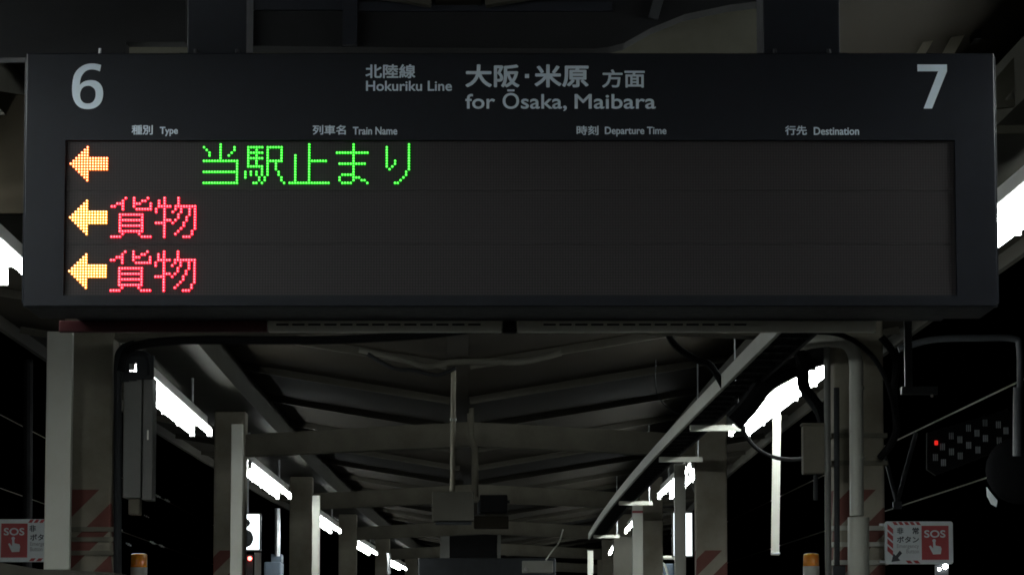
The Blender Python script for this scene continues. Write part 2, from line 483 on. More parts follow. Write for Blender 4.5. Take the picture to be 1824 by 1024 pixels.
# unseen lamps added to light the board front, carrying the rows overhead and behind
put_light(2.75, LOX, 'added unseen fluorescent lamp overhead at the left, before the departure board')  # set nearer the board than the row spacing, for more light on it
put_light(-1.7, ROX, 'added unseen fluorescent lamp overhead at the right, before the departure board')
put_light(-12.3, LOX, 'added unseen fluorescent lamp at the left, far behind the viewer')
put_light(-12.3, ROX, 'added unseen fluorescent lamp at the right, far behind the viewer')

# ================================================================== DEPARTURE BOARD
YS = 9.10
def sx(px, py=320): return at(px, py, YS)[0]
def sz(py): return at(912, py, YS)[1]
X0, X1 = sx(44, 320), sx(1774, 320)
ZT, ZB = sz(95), sz(546)
PX0, PX1, PZT, PZB = sx(114.5, 390), sx(1703, 390), sz(250), sz(526)
board = thing('departure_board', (0, YS, ZB), 'wide dark departure board with lit green and red characters and orange arrows', 'departure board')
YF = YS                                   # front of the bezel; the display lies 14 mm behind it
h = MB()
h.box(X0, X1, YF + 0.03, YF + 0.34, ZB, ZT, ch=0.006)
housing = h.build('housing', M_housing, board)
b = MB()
fo = [(X0, ZB), (X1, ZB), (X1, ZT), (X0, ZT)]; fi = [(PX0, PZB), (PX1, PZB), (PX1, PZT), (PX0, PZT)]; c_ = 0.003
fc = [(X0 + c_, ZB + c_), (X1 - c_, ZB + c_), (X1 - c_, ZT - c_), (X0 + c_, ZT - c_)]
vs = [(x, YF, z) for x, z in fc] + [(x, YF + c_, z) for x, z in fo] + [(x, YF + 0.029, z) for x, z in fo] + [(x, YF, z) for x, z in fi] + [(x, YF + 0.029, z) for x, z in fi]
fs = []
for k in range(4):
    l = (k + 1) % 4
    fs += [(k, l, 12 + l, 12 + k), (k, 4 + k, 4 + l, l), (4 + k, 8 + k, 8 + l, 4 + l), (12 + k, 12 + l, 16 + l, 16 + k), (8 + k, 16 + k, 16 + l, 8 + l)]
b.add(vs, fs)
b.build('bezel', M_housing, board)
for xa, xb in ((X0 - 0.004, X0 - 0.0006), (X1 + 0.0006, X1 + 0.004)):
    e = MB(); e.box(xa, xb, YF + 0.004, YF + 0.33, ZB + 0.01, ZT - 0.01, ch=0.001)
    e.build('side_trim', M_housing, board)
# display: three rows of LED modules
PL = (sx(362 + 0, 290) - sx(123.8, 290)) / 48.2
gx = lambda c: sx(118.9, 390) + c * PL
rows = [sz(256.6), sz(352.1), sz(447.6)]
YD = YF + 0.014
M_panel = panel_material(PL, gx(0) - 0.0, rows[0] - ZB)
edges = [PZT, (rows[0] - 14 * PL + rows[1]) / 2 , (rows[1] - 14 * PL + rows[2]) / 2, PZB]
disp = []
for k in range(3):
    d = MB(); top = edges[k] - (0.001 if k == 0 else 0.0004); bot = edges[k + 1] + (0.001 if k == 2 else 0.0004)
    d.box(PX0 + 0.001, PX1 - 0.001, YD, YD + 0.012, bot, top)
    disp.append(d.build('display_row', M_panel, board))
T1 = {0: '6', 1: '0 6 11', 2: '1 6 11', 3: '2 6 10', 4: '2 6 9', 5: '6', 6: '0-12', 7: '12', 8: '12', 9: '12', 10: '0-12', 11: '12', 12: '12', 13: '12', 14: '0-12'}
T2 = {1: '16-21 23-28', 2: '16 19 23 28', 3: '16-21 23 28', 4: '16 19 23 28', 5: '16-21 23 28', 6: '16 19 23-28', 7: '16 19 23 26', 8: '16-21 23 26', 9: '21 23 26',
      10: '15 17 19 21 23 27', 11: '15 17 19 21 23 27', 12: '15 20 22 28', 13: '20 22 28', 14: '18 19 21 29'}
T3 = {r: '38' for r in range(14)}
for r in range(4, 14): T3[r] = '33 38'
T3[6] = '33 38-44'; T3[14] = '31-45'
T4 = {0: '54', 1: '54', 2: '54', 3: '48-59', 4: '54', 5: '54', 6: '54', 7: '49-58', 8: '54', 9: '54', 10: '54', 11: '50-54', 12: '49 54 55 56', 13: '49 54 57 58', 14: '50-53 59'}
T5 = {0: '74', 1: '66 74', 2: '66 74', 3: '66 74', 4: '66 74', 5: '66 74', 6: '66 69 74', 7: '66 69 74', 8: '66 68 74', 9: '67 74', 10: '73', 11: '73', 12: '72', 13: '71', 14: '69 70'}
K1 = {0: '5 8 13', 1: '4 8 11 12', 2: '2 3 4 8 9 10 14', 3: '0 1 4 8 14', 4: '4 9-14', 6: '3-11', 7: '3 11', 8: '3-11', 9: '3 11', 10: '3-11', 11: '3 11', 12: '3-11', 13: '4 10', 14: '0-3 11-14'}
K2 = {0: '19 24', 1: '17 19 24', 2: '17 19 24', 3: '17-21 23-30', 4: '16 19 23 25 28 30', 5: '16 19 22 25 28 30', 6: '19 24 28 30', 7: '19 24 27 30', 8: '19 20 21 23 27 30',
      9: '16-19 22 26 30', 10: '19 26 30', 11: '19 25 30', 12: '19 24 29', 13: '19 23 29', 14: '19 26-28'}
AR = {}
for k in range(-6, 7):
    AR[7 + k] = '%d-%d' % (1 + abs(k), 14 if abs(k) <= 2 else 7)
def cells(d, base):
    out = []
    for r, s in d.items():
        for q in s.split():
            a, *bb = q.split('-'); z = int(bb[0]) if bb else int(a)
            out += [(base + c, r) for c in range(int(a), z + 1)]
    return out
def dots(cl, row, name, m, parent):
    mb = MB(); n = 8
    for c, r in cl:
        x, z = gx(c), rows[row] - r * PL
        vs = [(x, YD - 0.0066, z)]
        for rad, dy in ((0.0010, -0.0064), (0.0016, -0.0060), (0.0032, -0.0046), (0.0035, 0.0)):
            vs += [(x + rad * math.cos(2 * PI * k / n), YD + dy - 0.0001, z + rad * math.sin(2 * PI * k / n)) for k in range(n)]
        mb.add(vs, [], 0); o0 = len(mb.v) - len(vs)
        def face(ix, mi): mb.f.append([o0 + i for i in ix]); mb.mi.append(mi)
        for k in range(n): face((0, 1 + (k + 1) % n, 1 + k), 0)
        for ri in range(3):
            q = 1 + ri * n
            for k in range(n): face((q + k, q + (k + 1) % n, q + n + (k + 1) % n, q + n + k), 0 if ri == 0 else 1)
    return mb.build(name, m, parent, smooth=True)
a1 = dots(cells(AR, 0), 0, 'lit_arrow', M_ledorange, disp[0])
for tt in (T1, T2, T3, T4, T5): dots(cells(tt, 49), 0, 'lit_character', M_ledgreen, disp[0])
for rr in (1, 2):
    dots(cells(AR, 0), rr, 'lit_arrow', M_ledyellow, disp[rr])
    for tt in (K1, K2): dots(cells(tt, 16), rr, 'lit_character', M_ledred, disp[rr])

# printed lettering, 0.3 mm proud of the bezel
YL = YF - 0.0004
def line(name, parts_, bold):
    mb = MB()
    for body, xa, xb, ya, yb in parts_:
        write(body, sx(xa, ya), sx(xb, ya), sz(yb), sz(ya), YL, bold, mb)
    return mb.build(name, M_print, board)
line('line_name', [('北陸線', 651, 740, 115, 140)], 0.0011)
line('line_name', [('Hokuriku Line', 652, 805, 144.5, 162.6)], 0.0007)
mb = MB()
for body, xa, xb in (('大阪', 829, 925.5), ('米原', 952, 1048.5)): write(body, sx(xa, 135), sx(xb, 135), sz(156.3), sz(115.3), YL, 0.0019, mb)
cx_, cz_, q = sx(938.7, 136), sz(136), 0.0056
mb.add([(cx_ - q, YL, cz_ - q), (cx_ + q, YL, cz_ - q), (cx_ + q, YL, cz_ + q), (cx_ - q, YL, cz_ + q)], [(0, 1, 2, 3)])
mb.build('destination_heading', M_print, board)
mb = MB(); write('方面', sx(1072.5, 135), sx(1148.6, 135), sz(156.7), sz(124.3), YL, 0.0012, mb)
mb.build('destination_heading', M_print, board)
line('destination_heading', [('for Ōsaka,', 829, 1009.6, 159.8, 198.4)], 0.0008)
mb = write('Maibara', sx(1023.5, 180), sx(1168, 180), sz(198.4), sz(159.8), YL, 0.0008, ref='for Ōsaka,')
mb.build('destination_heading', M_print, board)
line('column_heading', [('種別', 234.6, 272.2, 223.2, 240.3), ('Type', 284.8, 317, 226.4, 243)], 0.0006)
line('column_heading', [('列車名', 557, 616, 223.2, 240.3), ('Train Name', 628.5, 707.6, 226.4, 240.4)], 0.0006)
line('column_heading', [('時刻', 1027, 1066, 224.2, 241), ('Departure Time', 1077.4, 1187, 226.2, 243.6)], 0.0006)
line('column_heading', [('行先', 1398.4, 1437, 224.2, 241), ('Destination', 1449.4, 1530.2, 226.8, 240.9)], 0.0006)
out6 = [(680, 160), (600, 140), (530, 133), (450, 140), (380, 162), (310, 205), (250, 265), (210, 340), (190, 430), (180, 540), (183, 640), (200, 730), (235, 810), (285, 870), (350, 908), (440, 925), (530, 918),
        (600, 892), (660, 845), (700, 780), (720, 690), (718, 610), (700, 540), (660, 480), (600, 440), (540, 424), (470, 424), (400, 442), (350, 470), (312, 505)]
inn6 = [(318, 440), (335, 370), (370, 310), (420, 262), (480, 240), (540, 238), (600, 248), (660, 270)]
hole6 = [(450, 520), (390, 535), (345, 580), (322, 650), (325, 720), (350, 780), (395, 818), (455, 828), (515, 818), (560, 780), (585, 720), (590, 650), (575, 585), (530, 540), (490, 523)]
g6 = lambda p: (sx(110 + p[0] / 9.755, 154), sz(100 + p[1] / 9.755))
mb = MB()
def open_spline(pts): return [tuple(v)[:2] for v in spline([Vector((p[0], p[1], 0)) for p in pts], 3)]
flat_poly(mb, [[g6(p) for p in open_spline(out6) + open_spline(inn6)], [g6(p) for p in smooth_loop(hole6, 3)]], YL)
mb.build('platform_number', M_print, board)
p7 = [(1634.5, 115.4), (1687.2, 115.4), (1687.2, 127.3), (1659.6, 193.8), (1644.6, 193.8), (1671.5, 127.6), (1634.5, 127.6)]
mb = MB(); flat_poly(mb, [[(sx(x, 154), sz(z)) for x, z in p7]], YL); mb.build('platform_number', M_print, board)

# slotted rail under the back edge, its left stretch coloured dark red
YR = YF + 0.40
rz0, rz1 = at(912, 591, YR)[1], at(912, 571, YR)[1]
rl = MB(); rl.box(at(478, 580, YR)[0], at(893, 580, YR)[0], YR, YR + 0.03, rz0, rz1, ch=0.002)
rl.box(at(922, 580, YR)[0], at(1560, 580, YR)[0], YR, YR + 0.03, rz0, rz1, ch=0.002)
rail = rl.build('bottom_rail', M_railpaint, board)
sl = MB()
for x in [492 + 28.5 * k for k in range(13)] + [968 + 28.3 * k for k in range(13)]:
    sl.box(at(x, 580, YR)[0], at(x + 22, 580, YR)[0], YR - 0.0008, YR + 0.001, at(x, 579.6, YR)[1], at(x, 576.4, YR)[1])
sl.build('slot', M_slot, rail)
rb = MB(); rb.box(at(105, 580, YR)[0], at(476, 580, YR)[0], YR, YR + 0.03, rz0, rz1, ch=0.002); rb.build('red_rail', M_redband, board)
cl = MB(); cl.box(at(895, 580, YR)[0], at(920, 580, YR)[0], YR - 0.012, YR + 0.04, rz0 - 0.003, ZB - 0.001, ch=0.002); cl.build('rail_clamp', M_black, board)
tb = MB(); tb.box(X0 + 0.1, X1 - 0.1, YF + 0.343, YR + 0.032, rz1 + 0.002, ZB + 0.06); tb.build('back_ledge', M_dkgrey, board)
# hangers on top
for xa, xb in ((330, 436), (1362, 1500)):
    hh = MB(); hh.box(sx(xa, 50), sx(xb, 50), YF + 0.06, YF + 0.30, ZT + 0.008, 3.9, ch=0.004)
    hh.box(sx(xa - 12, 50), sx(xb + 12, 50), YF + 0.04, YF + 0.32, ZT + 0.0005, ZT + 0.0078)
    hg = hh.build('hanger_post', M_housing, board)
    bo = MB()
    for u in (0.15, 0.85):
        xx = sx(xa + (xb - xa) * u, 90); bo.tube([(xx, YF + 0.05, ZT + 0.008), (xx, YF + 0.05, ZT + 0.02)], 0.006, 6)
    bo.build('bolt', M_dkgrey, hg)
st = MB(); xx = sx(174, 85); st.tube([(xx, YF + 0.05, ZT + 0.0005), (xx, YF + 0.05, ZT + 0.022)], 0.004, 8); st.build('top_stud', M_galv, board)

# what hangs above the board, behind it
YT = 10.2
bx = MB(); bx.prism([at(*p, YT) for p in [(441, 82), (700, 85), (1000, 87), (1060, 87), (1085, 84), (1112, 77), (1160, 50), (1220, 26), (1300, 9), (1358, 2), (1358, -60), (441, -60)]], YT, YT + 0.12)
duct = thing('cable_duct', P(900, -60, YT), 'dark cable duct with a curved lower edge hanging above the departure board, plus a black sheet standing for shade at its left', 'duct')
bx.build('duct_and_shade_plate', M_black, duct)
bx = MB(); bx.prism([at(*p, YT) for p in [(-70, 100), (222, 100), (222, 72), (329, 72), (329, -60), (-70, -60)]], YT + 0.03, YT + 0.12)  # black sheet added to darken the roof seen at the upper left
bx.build('duct_and_shade_plate', M_black, duct)
fr = MB()
for x0_, x1_ in ((442, 450), (611, 637)): fr.box(at(x0_, 40, YT)[0], at(x1_, 40, YT)[0], YT - 0.03, YT - 0.001, at(500, 83, YT)[1], at(500, -60, YT)[1])
fr.box(at(450.5, 40, YT)[0], at(610.5, 40, YT)[0], YT - 0.02, YT - 0.001, at(500, 20, YT)[1], at(500, 2, YT)[1])
fr.box(at(637.5, 40, YT)[0], at(1090, 40, YT)[0], YT - 0.02, YT - 0.001, at(500, 22, YT)[1], at(500, 6, YT)[1])
fr.build('duct_frame', M_housing, duct)
fr = MB(); fr.bar(P(1176, -10, YT - 0.02), P(1163, 34, YT - 0.02), 0.03, 0.02, up=(0, 1, 0)); fr.build('duct_strut', M_dkgrey, duct)
YP = 11.2
pl = MB(); pl.prism([at(*p, YP) for p in [(215, 130), (215, 74), (440, 82), (700, 80), (1000, 60), (1040, -80), (1364, -80), (1364, 130)]], YP, YP + 0.02)
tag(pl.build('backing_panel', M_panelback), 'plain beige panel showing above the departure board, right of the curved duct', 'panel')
# roof brackets at top right
YB = 12.5
br = thing('roof_bracket', P(1700, 40, YB), 'beige roof bracket of crossing struts above the right end of the departure board', 'bracket')
m = MB(); m.bar(P(1495, 78, YB), P(1728, 18, YB), 0.05, 0.028, up=(0, 1, 0)); m.bar(P(1748, 24, YB), P(1812, 5, YB), 0.05, 0.028, up=(0, 1, 0)); m.build('top_strut', M_beige, br)
m = MB(); m.bar(P(1632, 110, YB + 0.08), P(1676, 36, YB + 0.08), 0.03, 0.02, up=(0, 1, 0)); m.build('diagonal_strut', M_beige, br)
m = MB(); m.bar(P(1684, 105, YB + 0.08), P(1730, 22, YB + 0.08), 0.04, 0.036, up=(0, 1, 0)); m.build('diagonal_strut', M_beige, br)
m = MB(); m.box(at(1735, 30, YB)[0], at(1746, 30, YB)[0], YB - 0.02, YB + 0.12, at(1740, 70, YB)[1], at(1740, -30, YB)[1]); m.build('bracket_plate', M_black, br)
m = MB(); m.prism([at(*p, YB) for p in [(1765, 150), (1835, 68), (1850, 110), (1765, 205)]], YB, YB + 0.05)
m.bar(P(1765, 188, YB), P(1840, 182, YB), 0.03, 0.02, up=(0, 1, 0)); m.bar(P(1765, 232, YB), P(1840, 230, YB), 0.03, 0.02, up=(0, 1, 0))
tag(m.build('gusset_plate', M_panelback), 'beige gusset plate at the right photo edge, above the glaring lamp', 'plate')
m = MB(); m.prism([at(*p, YB) for p in [(-20, 160), (60, 172), (60, 380), (-20, 380)]], YB, YB + 0.06)
tag(m.build('gusset_plate', M_roof), 'dark brown plate at the left photo edge, above the cut off lamp', 'plate')

# ================================================================== LEFT SIDE, NEAR
def slim_board(x0, x1, ytop, ybot, Y, label, band=False):
    t = thing('slim_sign_board', P((x0 + x1) / 2, ybot, Y), label, 'sign board', 'slim white boards fixed to the columns')
    m = MB(); xa, xb = at(x0, ytop, Y)[0], at(x1, ytop, Y)[0]; za, zb = at(x0, ybot, Y)[1], at(x0, ytop, Y)[1]
    m.box(xa, xb, Y, Y + 0.07, za, zb, ch=0.004); m.build('board', M_board, t)
    s = MB(); xc = (xa + xb) / 2
    for u in (0.15, 0.85): s.box(xc - 0.03, xc + 0.03, Y + 0.072, Y + 0.3, za + (zb - za) * u - 0.02, za + (zb - za) * u + 0.02)
    s.build('clamp', M_galv, t)
    if band:
        r = MB(); r.box(xa - 0.001, xb + 0.001, Y - 0.001, Y + 0.071, at(x0, 913, Y)[1], at(x0, 909, Y)[1]); r.build('red_tape', M_red, t)
    return t
slim_board(84, 129, 590, 1014, 17.0, 'broad white vertical board beside the left SOS sign, in front of the nearest left column')
slim_board(412, 433, 755, 1090, 26.6, 'white vertical board covering half of the lit number sign at the left')
slim_board(556.5, 570, 882, 1100, 36.4, 'narrow white vertical board crossing a lamp in the left row')
slim_board(1201, 1221, 826, 1100, 29.2, 'white vertical board standing before the lit sign in the right lamp row')
slim_board(1126.5, 1145, 892, 1100, 37.4, 'white vertical board with a red band near its top', True)
slim_board(1046.5, 1056.5, 980, 1100, 54.0, 'short far white vertical board beside the distant lamps at the right')

# tall grey cabinet and the plates masking the lamp behind it
YC = 17.45
cab = thing('electrical_cabinet', P(245, 886, YC), 'tall grey double cabinet hanging right of the nearest left column', 'cabinet')
for xa, xb, yt, yb in ((219, 251.5, 668, 886), (254, 272, 672, 890)):
    m = MB(); m.box(at(xa, 780, YC)[0], at(xb, 780, YC)[0], YC, YC + 0.18, at(xa, yb, YC)[1], at(xa, yt, YC)[1], ch=0.005); q_ = m.build('cabinet_door' if xb > 260 else 'cabinet_body', M_grey, cab)
m = MB(); m.box(at(262, 780, YC)[0], at(265, 780, YC)[0], YC - 0.012, YC - 0.001, at(262, 783, YC)[1], at(262, 766, YC)[1], ch=0.001); m.build('handle', M_alu, q_)
m = MB(); m.box(at(228, 880, YC)[0], at(248, 880, YC)[0], YC + 0.02, YC + 0.14, at(230, 916, YC)[1], at(230, 887, YC)[1], ch=0.006); m.build('cable_entry', M_beige, cab)
m = MB(); pts = spline([P(216, 672, YC - .02), P(217, 650, YC - .02), P(232, 632, YC - .02), P(262, 634, YC - .02), P(268, 668, YC - .02)], 6)
m.tube(pts, 0.018, 8)
for a_, b_, c_, d_ in ((205, 231, 634, 680), (244, 275, 634, 676), (231, 244, 634, 648), (231, 244, 662, 678)): m.box(at(a_, 650, YC)[0], at(b_, 650, YC)[0], YC - .03, YC - .004, at(240, d_, YC)[1], at(240, c_, YC)[1])  # added plates hide the lamp behind except for one small gap
tag(m.build('conduit_and_mask', M_dkgrey, smooth=True), 'dark bent conduit with added lamp-masking plates over the top of the tall grey cabinet', 'conduit')

def striped_straps(cx, Y, pys, mat_, label):
    for py, lab in zip(pys, label):
        x, z = at(cx, py, Y - 0.14); m = MB()
        xo = ax(Y) + (CXL if cx < 900 else CXR)
        for a_, b_, c_, d_ in ((xo - .146, xo + .146, Y - .141, Y - .127), (xo - .146, xo + .146, Y + .127, Y + .141), (xo - .146, xo - .132, Y - .1268, Y + .1268), (xo + .132, xo + .146, Y - .1268, Y + .1268)):
            m.box(a_, b_, c_, d_, z - 0.012, z + 0.012)
        tag(m.build('column_strap', mat_), lab, 'strap', 'steel straps round the nearest columns')
striped_straps(165, FR[1], (942, 960, 984), M_beige, ['uppermost steel strap round the nearest left column', 'middle steel strap round the nearest left column', 'lowest steel strap round the nearest left column'])
striped_straps(1530, FR[1], (775, 824), M_beige, ['upper thin steel strap round the nearest right column, beside the beige junction box', 'lower thin steel strap round the nearest right column, beside the beige junction box'])
striped_straps(1530, FR[1], (940, 969, 1001), M_white, ['white strap round the nearest right column, uppermost of three beside the SOS sign', 'white strap round the nearest right column, middle of three beside the SOS sign', 'white strap round the nearest right column, lowest of three beside the SOS sign'])

m = MB(); m.tube(spline([P(240, 612, 17.4), P(218, 622, 17.4), P(210, 650, 17.4), P(210, 760, 17.4), P(209, 1100, 17.4)], 5), 0.021, 10)
tag(m.build('conduit', M_dkgrey, smooth=True), 'dark conduit running down between the nearest left column and the tall grey cabinet', 'conduit')
# SOS signs
def sos_sign(x0, x1, y0, y1, Y, label, flip=False):
    t = thing('emergency_sign', P((x0 + x1) / 2, y1, Y), label, 'sign', 'red and white SOS button signs')
    Wd, Hh = x1 - x0, y1 - y0
    def q(u, v):                      # u 0..1 across (SOS square at 0.68..1 unless flipped), v 0..1 down
        if flip: u = 1 - u
        return at(x0 + u * Wd, y0 + v * Hh, Y)
    m = MB(); a, b = at(x0, y1, Y), at(x1, y0, Y); r = 0.012
    pl = []
    for cx, cz, s0 in ((b[0] - r, b[1] - r, 0), (a[0] + r, b[1] - r, 90), (a[0] + r, a[1] + r, 180), (b[0] - r, a[1] + r, 270)):
        pl += [(cx + r * math.cos(math.radians(s0 + k * 22.5)), cz + r * math.sin(math.radians(s0 + k * 22.5))) for k in range(5)]
    m.prism(pl, Y, Y + 0.02); panel = m.build('panel', M_signwhite, t)
    def rect(mb, u0, v0, u1, v1, y):
        p, s_ = q(u0, v0), q(u1, v1); xa, xb = min(p[0], s_[0]), max(p[0], s_[0]); za, zb = min(p[1], s_[1]), max(p[1], s_[1])
        mb.add([(xa, y, za), (xb, y, za), (xb, y, zb), (xa, y, zb)], [(0, 1, 2, 3)]); return xa, xb, za, zb
    m = MB(); rx0, rx1, rz0_, rz1_ = rect(m, 0.535, 0.10, 0.945, 0.90, Y - 0.001); m.build('red_square', M_red, t)
    m = MB(); w_ = rx1 - rx0; h_ = rz1_ - rz0_
    write('SOS', rx0 + w_ * .10, rx0 + w_ * .88, rz1_ - h_ * .35, rz1_ - h_ * .13, Y - 0.002, 0.0012, m); m.build('lettering', M_signwhite, t)
    hand = [(0.42, .42), (0.50, .42), (0.51, .58), (0.70, .61), (0.73, .68), (0.70, .83), (0.42, .84), (0.34, .72), (0.27, .60), (0.33, .58), (0.42, .67)]
    m = MB(); flat_poly(m, [[(rx0 + w_ * u, rz1_ - h_ * v) for u, v in hand]], Y - 0.002)
    m.tube([(rx0 + w_ * .46, Y - 0.0025, rz1_ - h_ * .44), (rx0 + w_ * .46, Y - 0.0005, rz1_ - h_ * .44)], w_ * .065, 12); m.build('hand_symbol', M_signwhite, t)
    m = MB(); k_ = MB()
    def box_text(s_, u0, u1, v0, v1, mb, bold):
        p, r_ = q(u0, v0), q(u1, v1); write(s_, min(p[0], r_[0]), max(p[0], r_[0]), min(p[1], r_[1]), max(p[1], r_[1]), Y - 0.001, bold, mb)
    A = (lambda u: u) if not flip else (lambda u: 0.68 - u)
    box_text('非', A(.17), A(.27), .14, .30, k_, 0.0011); box_text('常', A(.40), A(.50), .14, .30, k_, 0.0011)
    if flip: pass
    box_text('ボタン', .17, .50, .35, .50, k_, 0.0011)
    k_.build('lettering', M_ink, t)
    g_ = MB(); box_text('Emergency', .17, .50, .53, .65, g_, 0.0004); box_text('Button', .31, .50, .65, .75, g_, 0.0004); g_.build('lettering', M_greyink, t)
    ar = [(.09, .95), (.12, .75), (.155, .80), (.215, .68), (.25, .745), (.19, .855), (.225, .92)]
    m = MB(); flat_poly(m, [[q(u, v) for u, v in ar]], Y - 0.001); m.build('arrow_symbol', M_ink, t)
    m = MB()
    for k in range(5):
        u0 = .10 + .085 * k
        if u0 < .48: flat_poly(m, [[q(u0, .01), q(u0 + .055, .01), q(u0 + .09, .085), q(u0 + .035, .085)]], Y - 0.001)
    for k in range(4):
        v0 = .06 + .17 * k
        flat_poly(m, [[q(.03, v0), q(.115, v0 + .12), q(.115, v0 + .24), q(.03, v0 + .12)]], Y - 0.001)
    for k in range(2):
        u0 = .27 + .11 * k
        flat_poly(m, [[q(u0 + .03, .915), q(u0 + .10, .915), q(u0 + .14, .985), q(u0 + .07, .985)]], Y - 0.001)
    m.build('hazard_stripe', M_red, t)
    return t
sos_sign(1577, 1697, 928, 1004, 17.3, 'red and white SOS emergency button sign beside the right column, arrow pointing down left')
sos_sign(-5, 112, 924, 1000, 17.55, 'SOS emergency button sign half hidden behind the broad white board at the left', True)
m = MB(); m.bar(P(1566, 934, 17.33), P(1582, 934, 17.33), 0.012, 0.02, up=(0, 1, 0)); m.bar(P(1566, 1000, 17.33), P(1582, 1000, 17.33), 0.012, 0.02, up=(0, 1, 0))
tag(m.build('sign_bracket', M_galv), 'two short steel arms holding the right SOS sign to the column', 'bracket')
# shelter roof at bottom left
YK = 16.2
ks = MB(); ks.prism([at(*p, YK) for p in [(-60, 993), (0, 1001), (70, 1013), (140, 1016), (205, 1019), (212, 1100), (-60, 1100)]], YK, YK + 0.5)
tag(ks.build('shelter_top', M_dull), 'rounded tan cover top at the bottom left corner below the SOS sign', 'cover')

# amber beacons
def beacon(x0, x1, y0, ym, Y, label):
    x_, z_ = at((x0 + x1) / 2, ym, Y); r = (at(x1, ym, Y)[0] - at(x0, ym, Y)[0]) / 2; zt = at(x0, y0, Y)[1]
    t = thing('amber_beacon', (x_, Y, z_ - 0.16), label, 'beacon', 'amber warning beacons on the columns')
    m = MB(); m.tube([(x_, Y, z_ + 0.001), (x_, Y, zt - 0.012), (x_, Y, zt - 0.004), (x_, Y, zt)], [r, r, r * .92, r * .6], 20); m.build('lens', M_amber, t, smooth=True)
    m = MB(); m.tube([(x_, Y, z_ - 0.16), (x_, Y, z_)], r * 1.03, 20); m.build('base', M_white, t, smooth=True)
beacon(1431, 1459, 985, 1008, 17.6, 'amber warning beacon on a white base left of the right column')
beacon(233, 262, 985, 1010, 18.0, 'amber warning beacon below the tall grey cabinet at the left')

# ================================================================== RIGHT SIDE, NEAR
YQ = 17.35
pipe = thing('drain_pipe', P(1525, 1100, YQ), 'thick pale drain pipe with a bend and wide sleeve before the nearest right column', 'pipe')
m = MB(); m.tube(spline([P(1425, 612, YQ + .3), P(1470, 606, YQ + .1), P(1508, 611, YQ), P(1524, 640, YQ), P(1525, 690, YQ)], 7) + [P(1526, 918, YQ)], 0.036, 16); m.build('pipe', M_white, pipe, smooth=True)
m = MB(); m.tube([P(1529, 921, YQ), P(1529, 1140, YQ)], 0.055, 18); m.build('sleeve', M_white, pipe, smooth=True)
m = MB(); m.tube([P(1526, 688, YQ), P(1526, 694, YQ)], 0.040, 16); m.tube([P(1527, 812, YQ), P(1527, 817, YQ)], 0.040, 16); m.build('pipe_collar', M_white, pipe, smooth=True)
m = MB(); m.tube([P(1473, 618, YQ), P(1476, 1100, YQ)], 0.017, 10)
tag(m.build('conduit', M_grey, smooth=True), 'thin pinkish grey conduit at the left edge of the right column', 'conduit')
m = MB(); m.tube([P(1490, 690, YQ), P(1491, 1006, YQ)], 0.015, 10); m.box(at(1484, 1030, YQ)[0], at(1505, 1030, YQ)[0], YQ - 0.03, YQ + 0.03, at(1490, 1100, YQ)[1], at(1490, 1007, YQ)[1], ch=0.004)
tag(m.build('conduit', M_dkgrey, smooth=True), 'darker conduit ending in a small box between pale pipe and thin conduit', 'conduit')
jb = thing('junction_box', P(1450, 843, YQ), 'beige junction box left of the right column, under black cables', 'box')
m = MB(); m.box(at(1431, 800, YQ)[0], at(1470, 800, YQ)[0], YQ, YQ + 0.12, at(1450, 843, YQ)[1], at(1450, 757, YQ)[1], ch=0.006); m.build('box_body', M_beige, jb)
m = MB(); m.box(at(1429, 800, YQ)[0], at(1472, 800, YQ)[0], YQ - 0.008, YQ + 0.128, at(1450, 757, YQ)[1] + 0.0005, at(1450, 753, YQ)[1], ch=0.002); m.build('box_lid', M_beige, jb)
m = MB(); m.tube([P(1453, 844, YQ + .05), P(1453, 890, YQ + .05)], 0.012, 8); m.build('cable_gland', M_dkgrey, jb)

def cable(name, pts, r, label, group='black cables sagging near the right column', mt=None):
    m = MB(); m.tube(spline(pts, 8), r, 8)
    return tag(m.build(name, mt or M_black, smooth=True), label, 'cable', group)
cable('cable', [P(1380, 606, 17.0), P(1440, 592, 17.0), P(1500, 597, 17.0), P(1548, 628, 17.0), P(1580, 680, 17.0), P(1600, 760, 17.2)], 0.013, 'thick black cable arching over the pale pipe bend')
cable('cable', [P(1408, 596, 18.6), P(1428, 640, 18.8), P(1433, 690, 19.0), P(1462, 735, 18.9), P(1474, 790, 18.7)], 0.036, 'thick black cable cutting across the upper end of the bright right lamp')
cable('cable', [P(1330, 660, 20.0), P(1312, 700, 20.0), P(1322, 760, 20.2), P(1350, 800, 20.3), P(1400, 818, 20.3), P(1470, 812, 19.5)], 0.013, 'black cable loop sagging under the bright right lamp, across the white strip')
cable('cable', [P(1306, 752, 19.0), P(1334, 722, 19.0), P(1360, 686, 19.0), P(1388, 668, 19.0), P(1425, 650, 19.0), P(1450, 637, 19.0), P(1480, 630, 18.9)], 0.055, 'thick black cable sleeve covering the upper edge of the bright right lamp')
cable('cable', [P(216, 660, 17.3), P(226, 625, 17.3), P(262, 612, 17.2), P(340, 606, 17.2), P(470, 606, 17.2), P(600, 605, 17.2), P(760, 596, 17.2), P(880, 580, 17.2)], 0.022, 'thick black cable running from the grey cabinet along under the crossbeam', 'black cables at the left')
cable('cable', [P(1570, 600, 17.4), P(1596, 640, 17.4), P(1592, 700, 17.4), P(1596, 770, 17.4), P(1568, 815, 17.5)], 0.02, 'black cable hanging loosely at the right side of the right column')

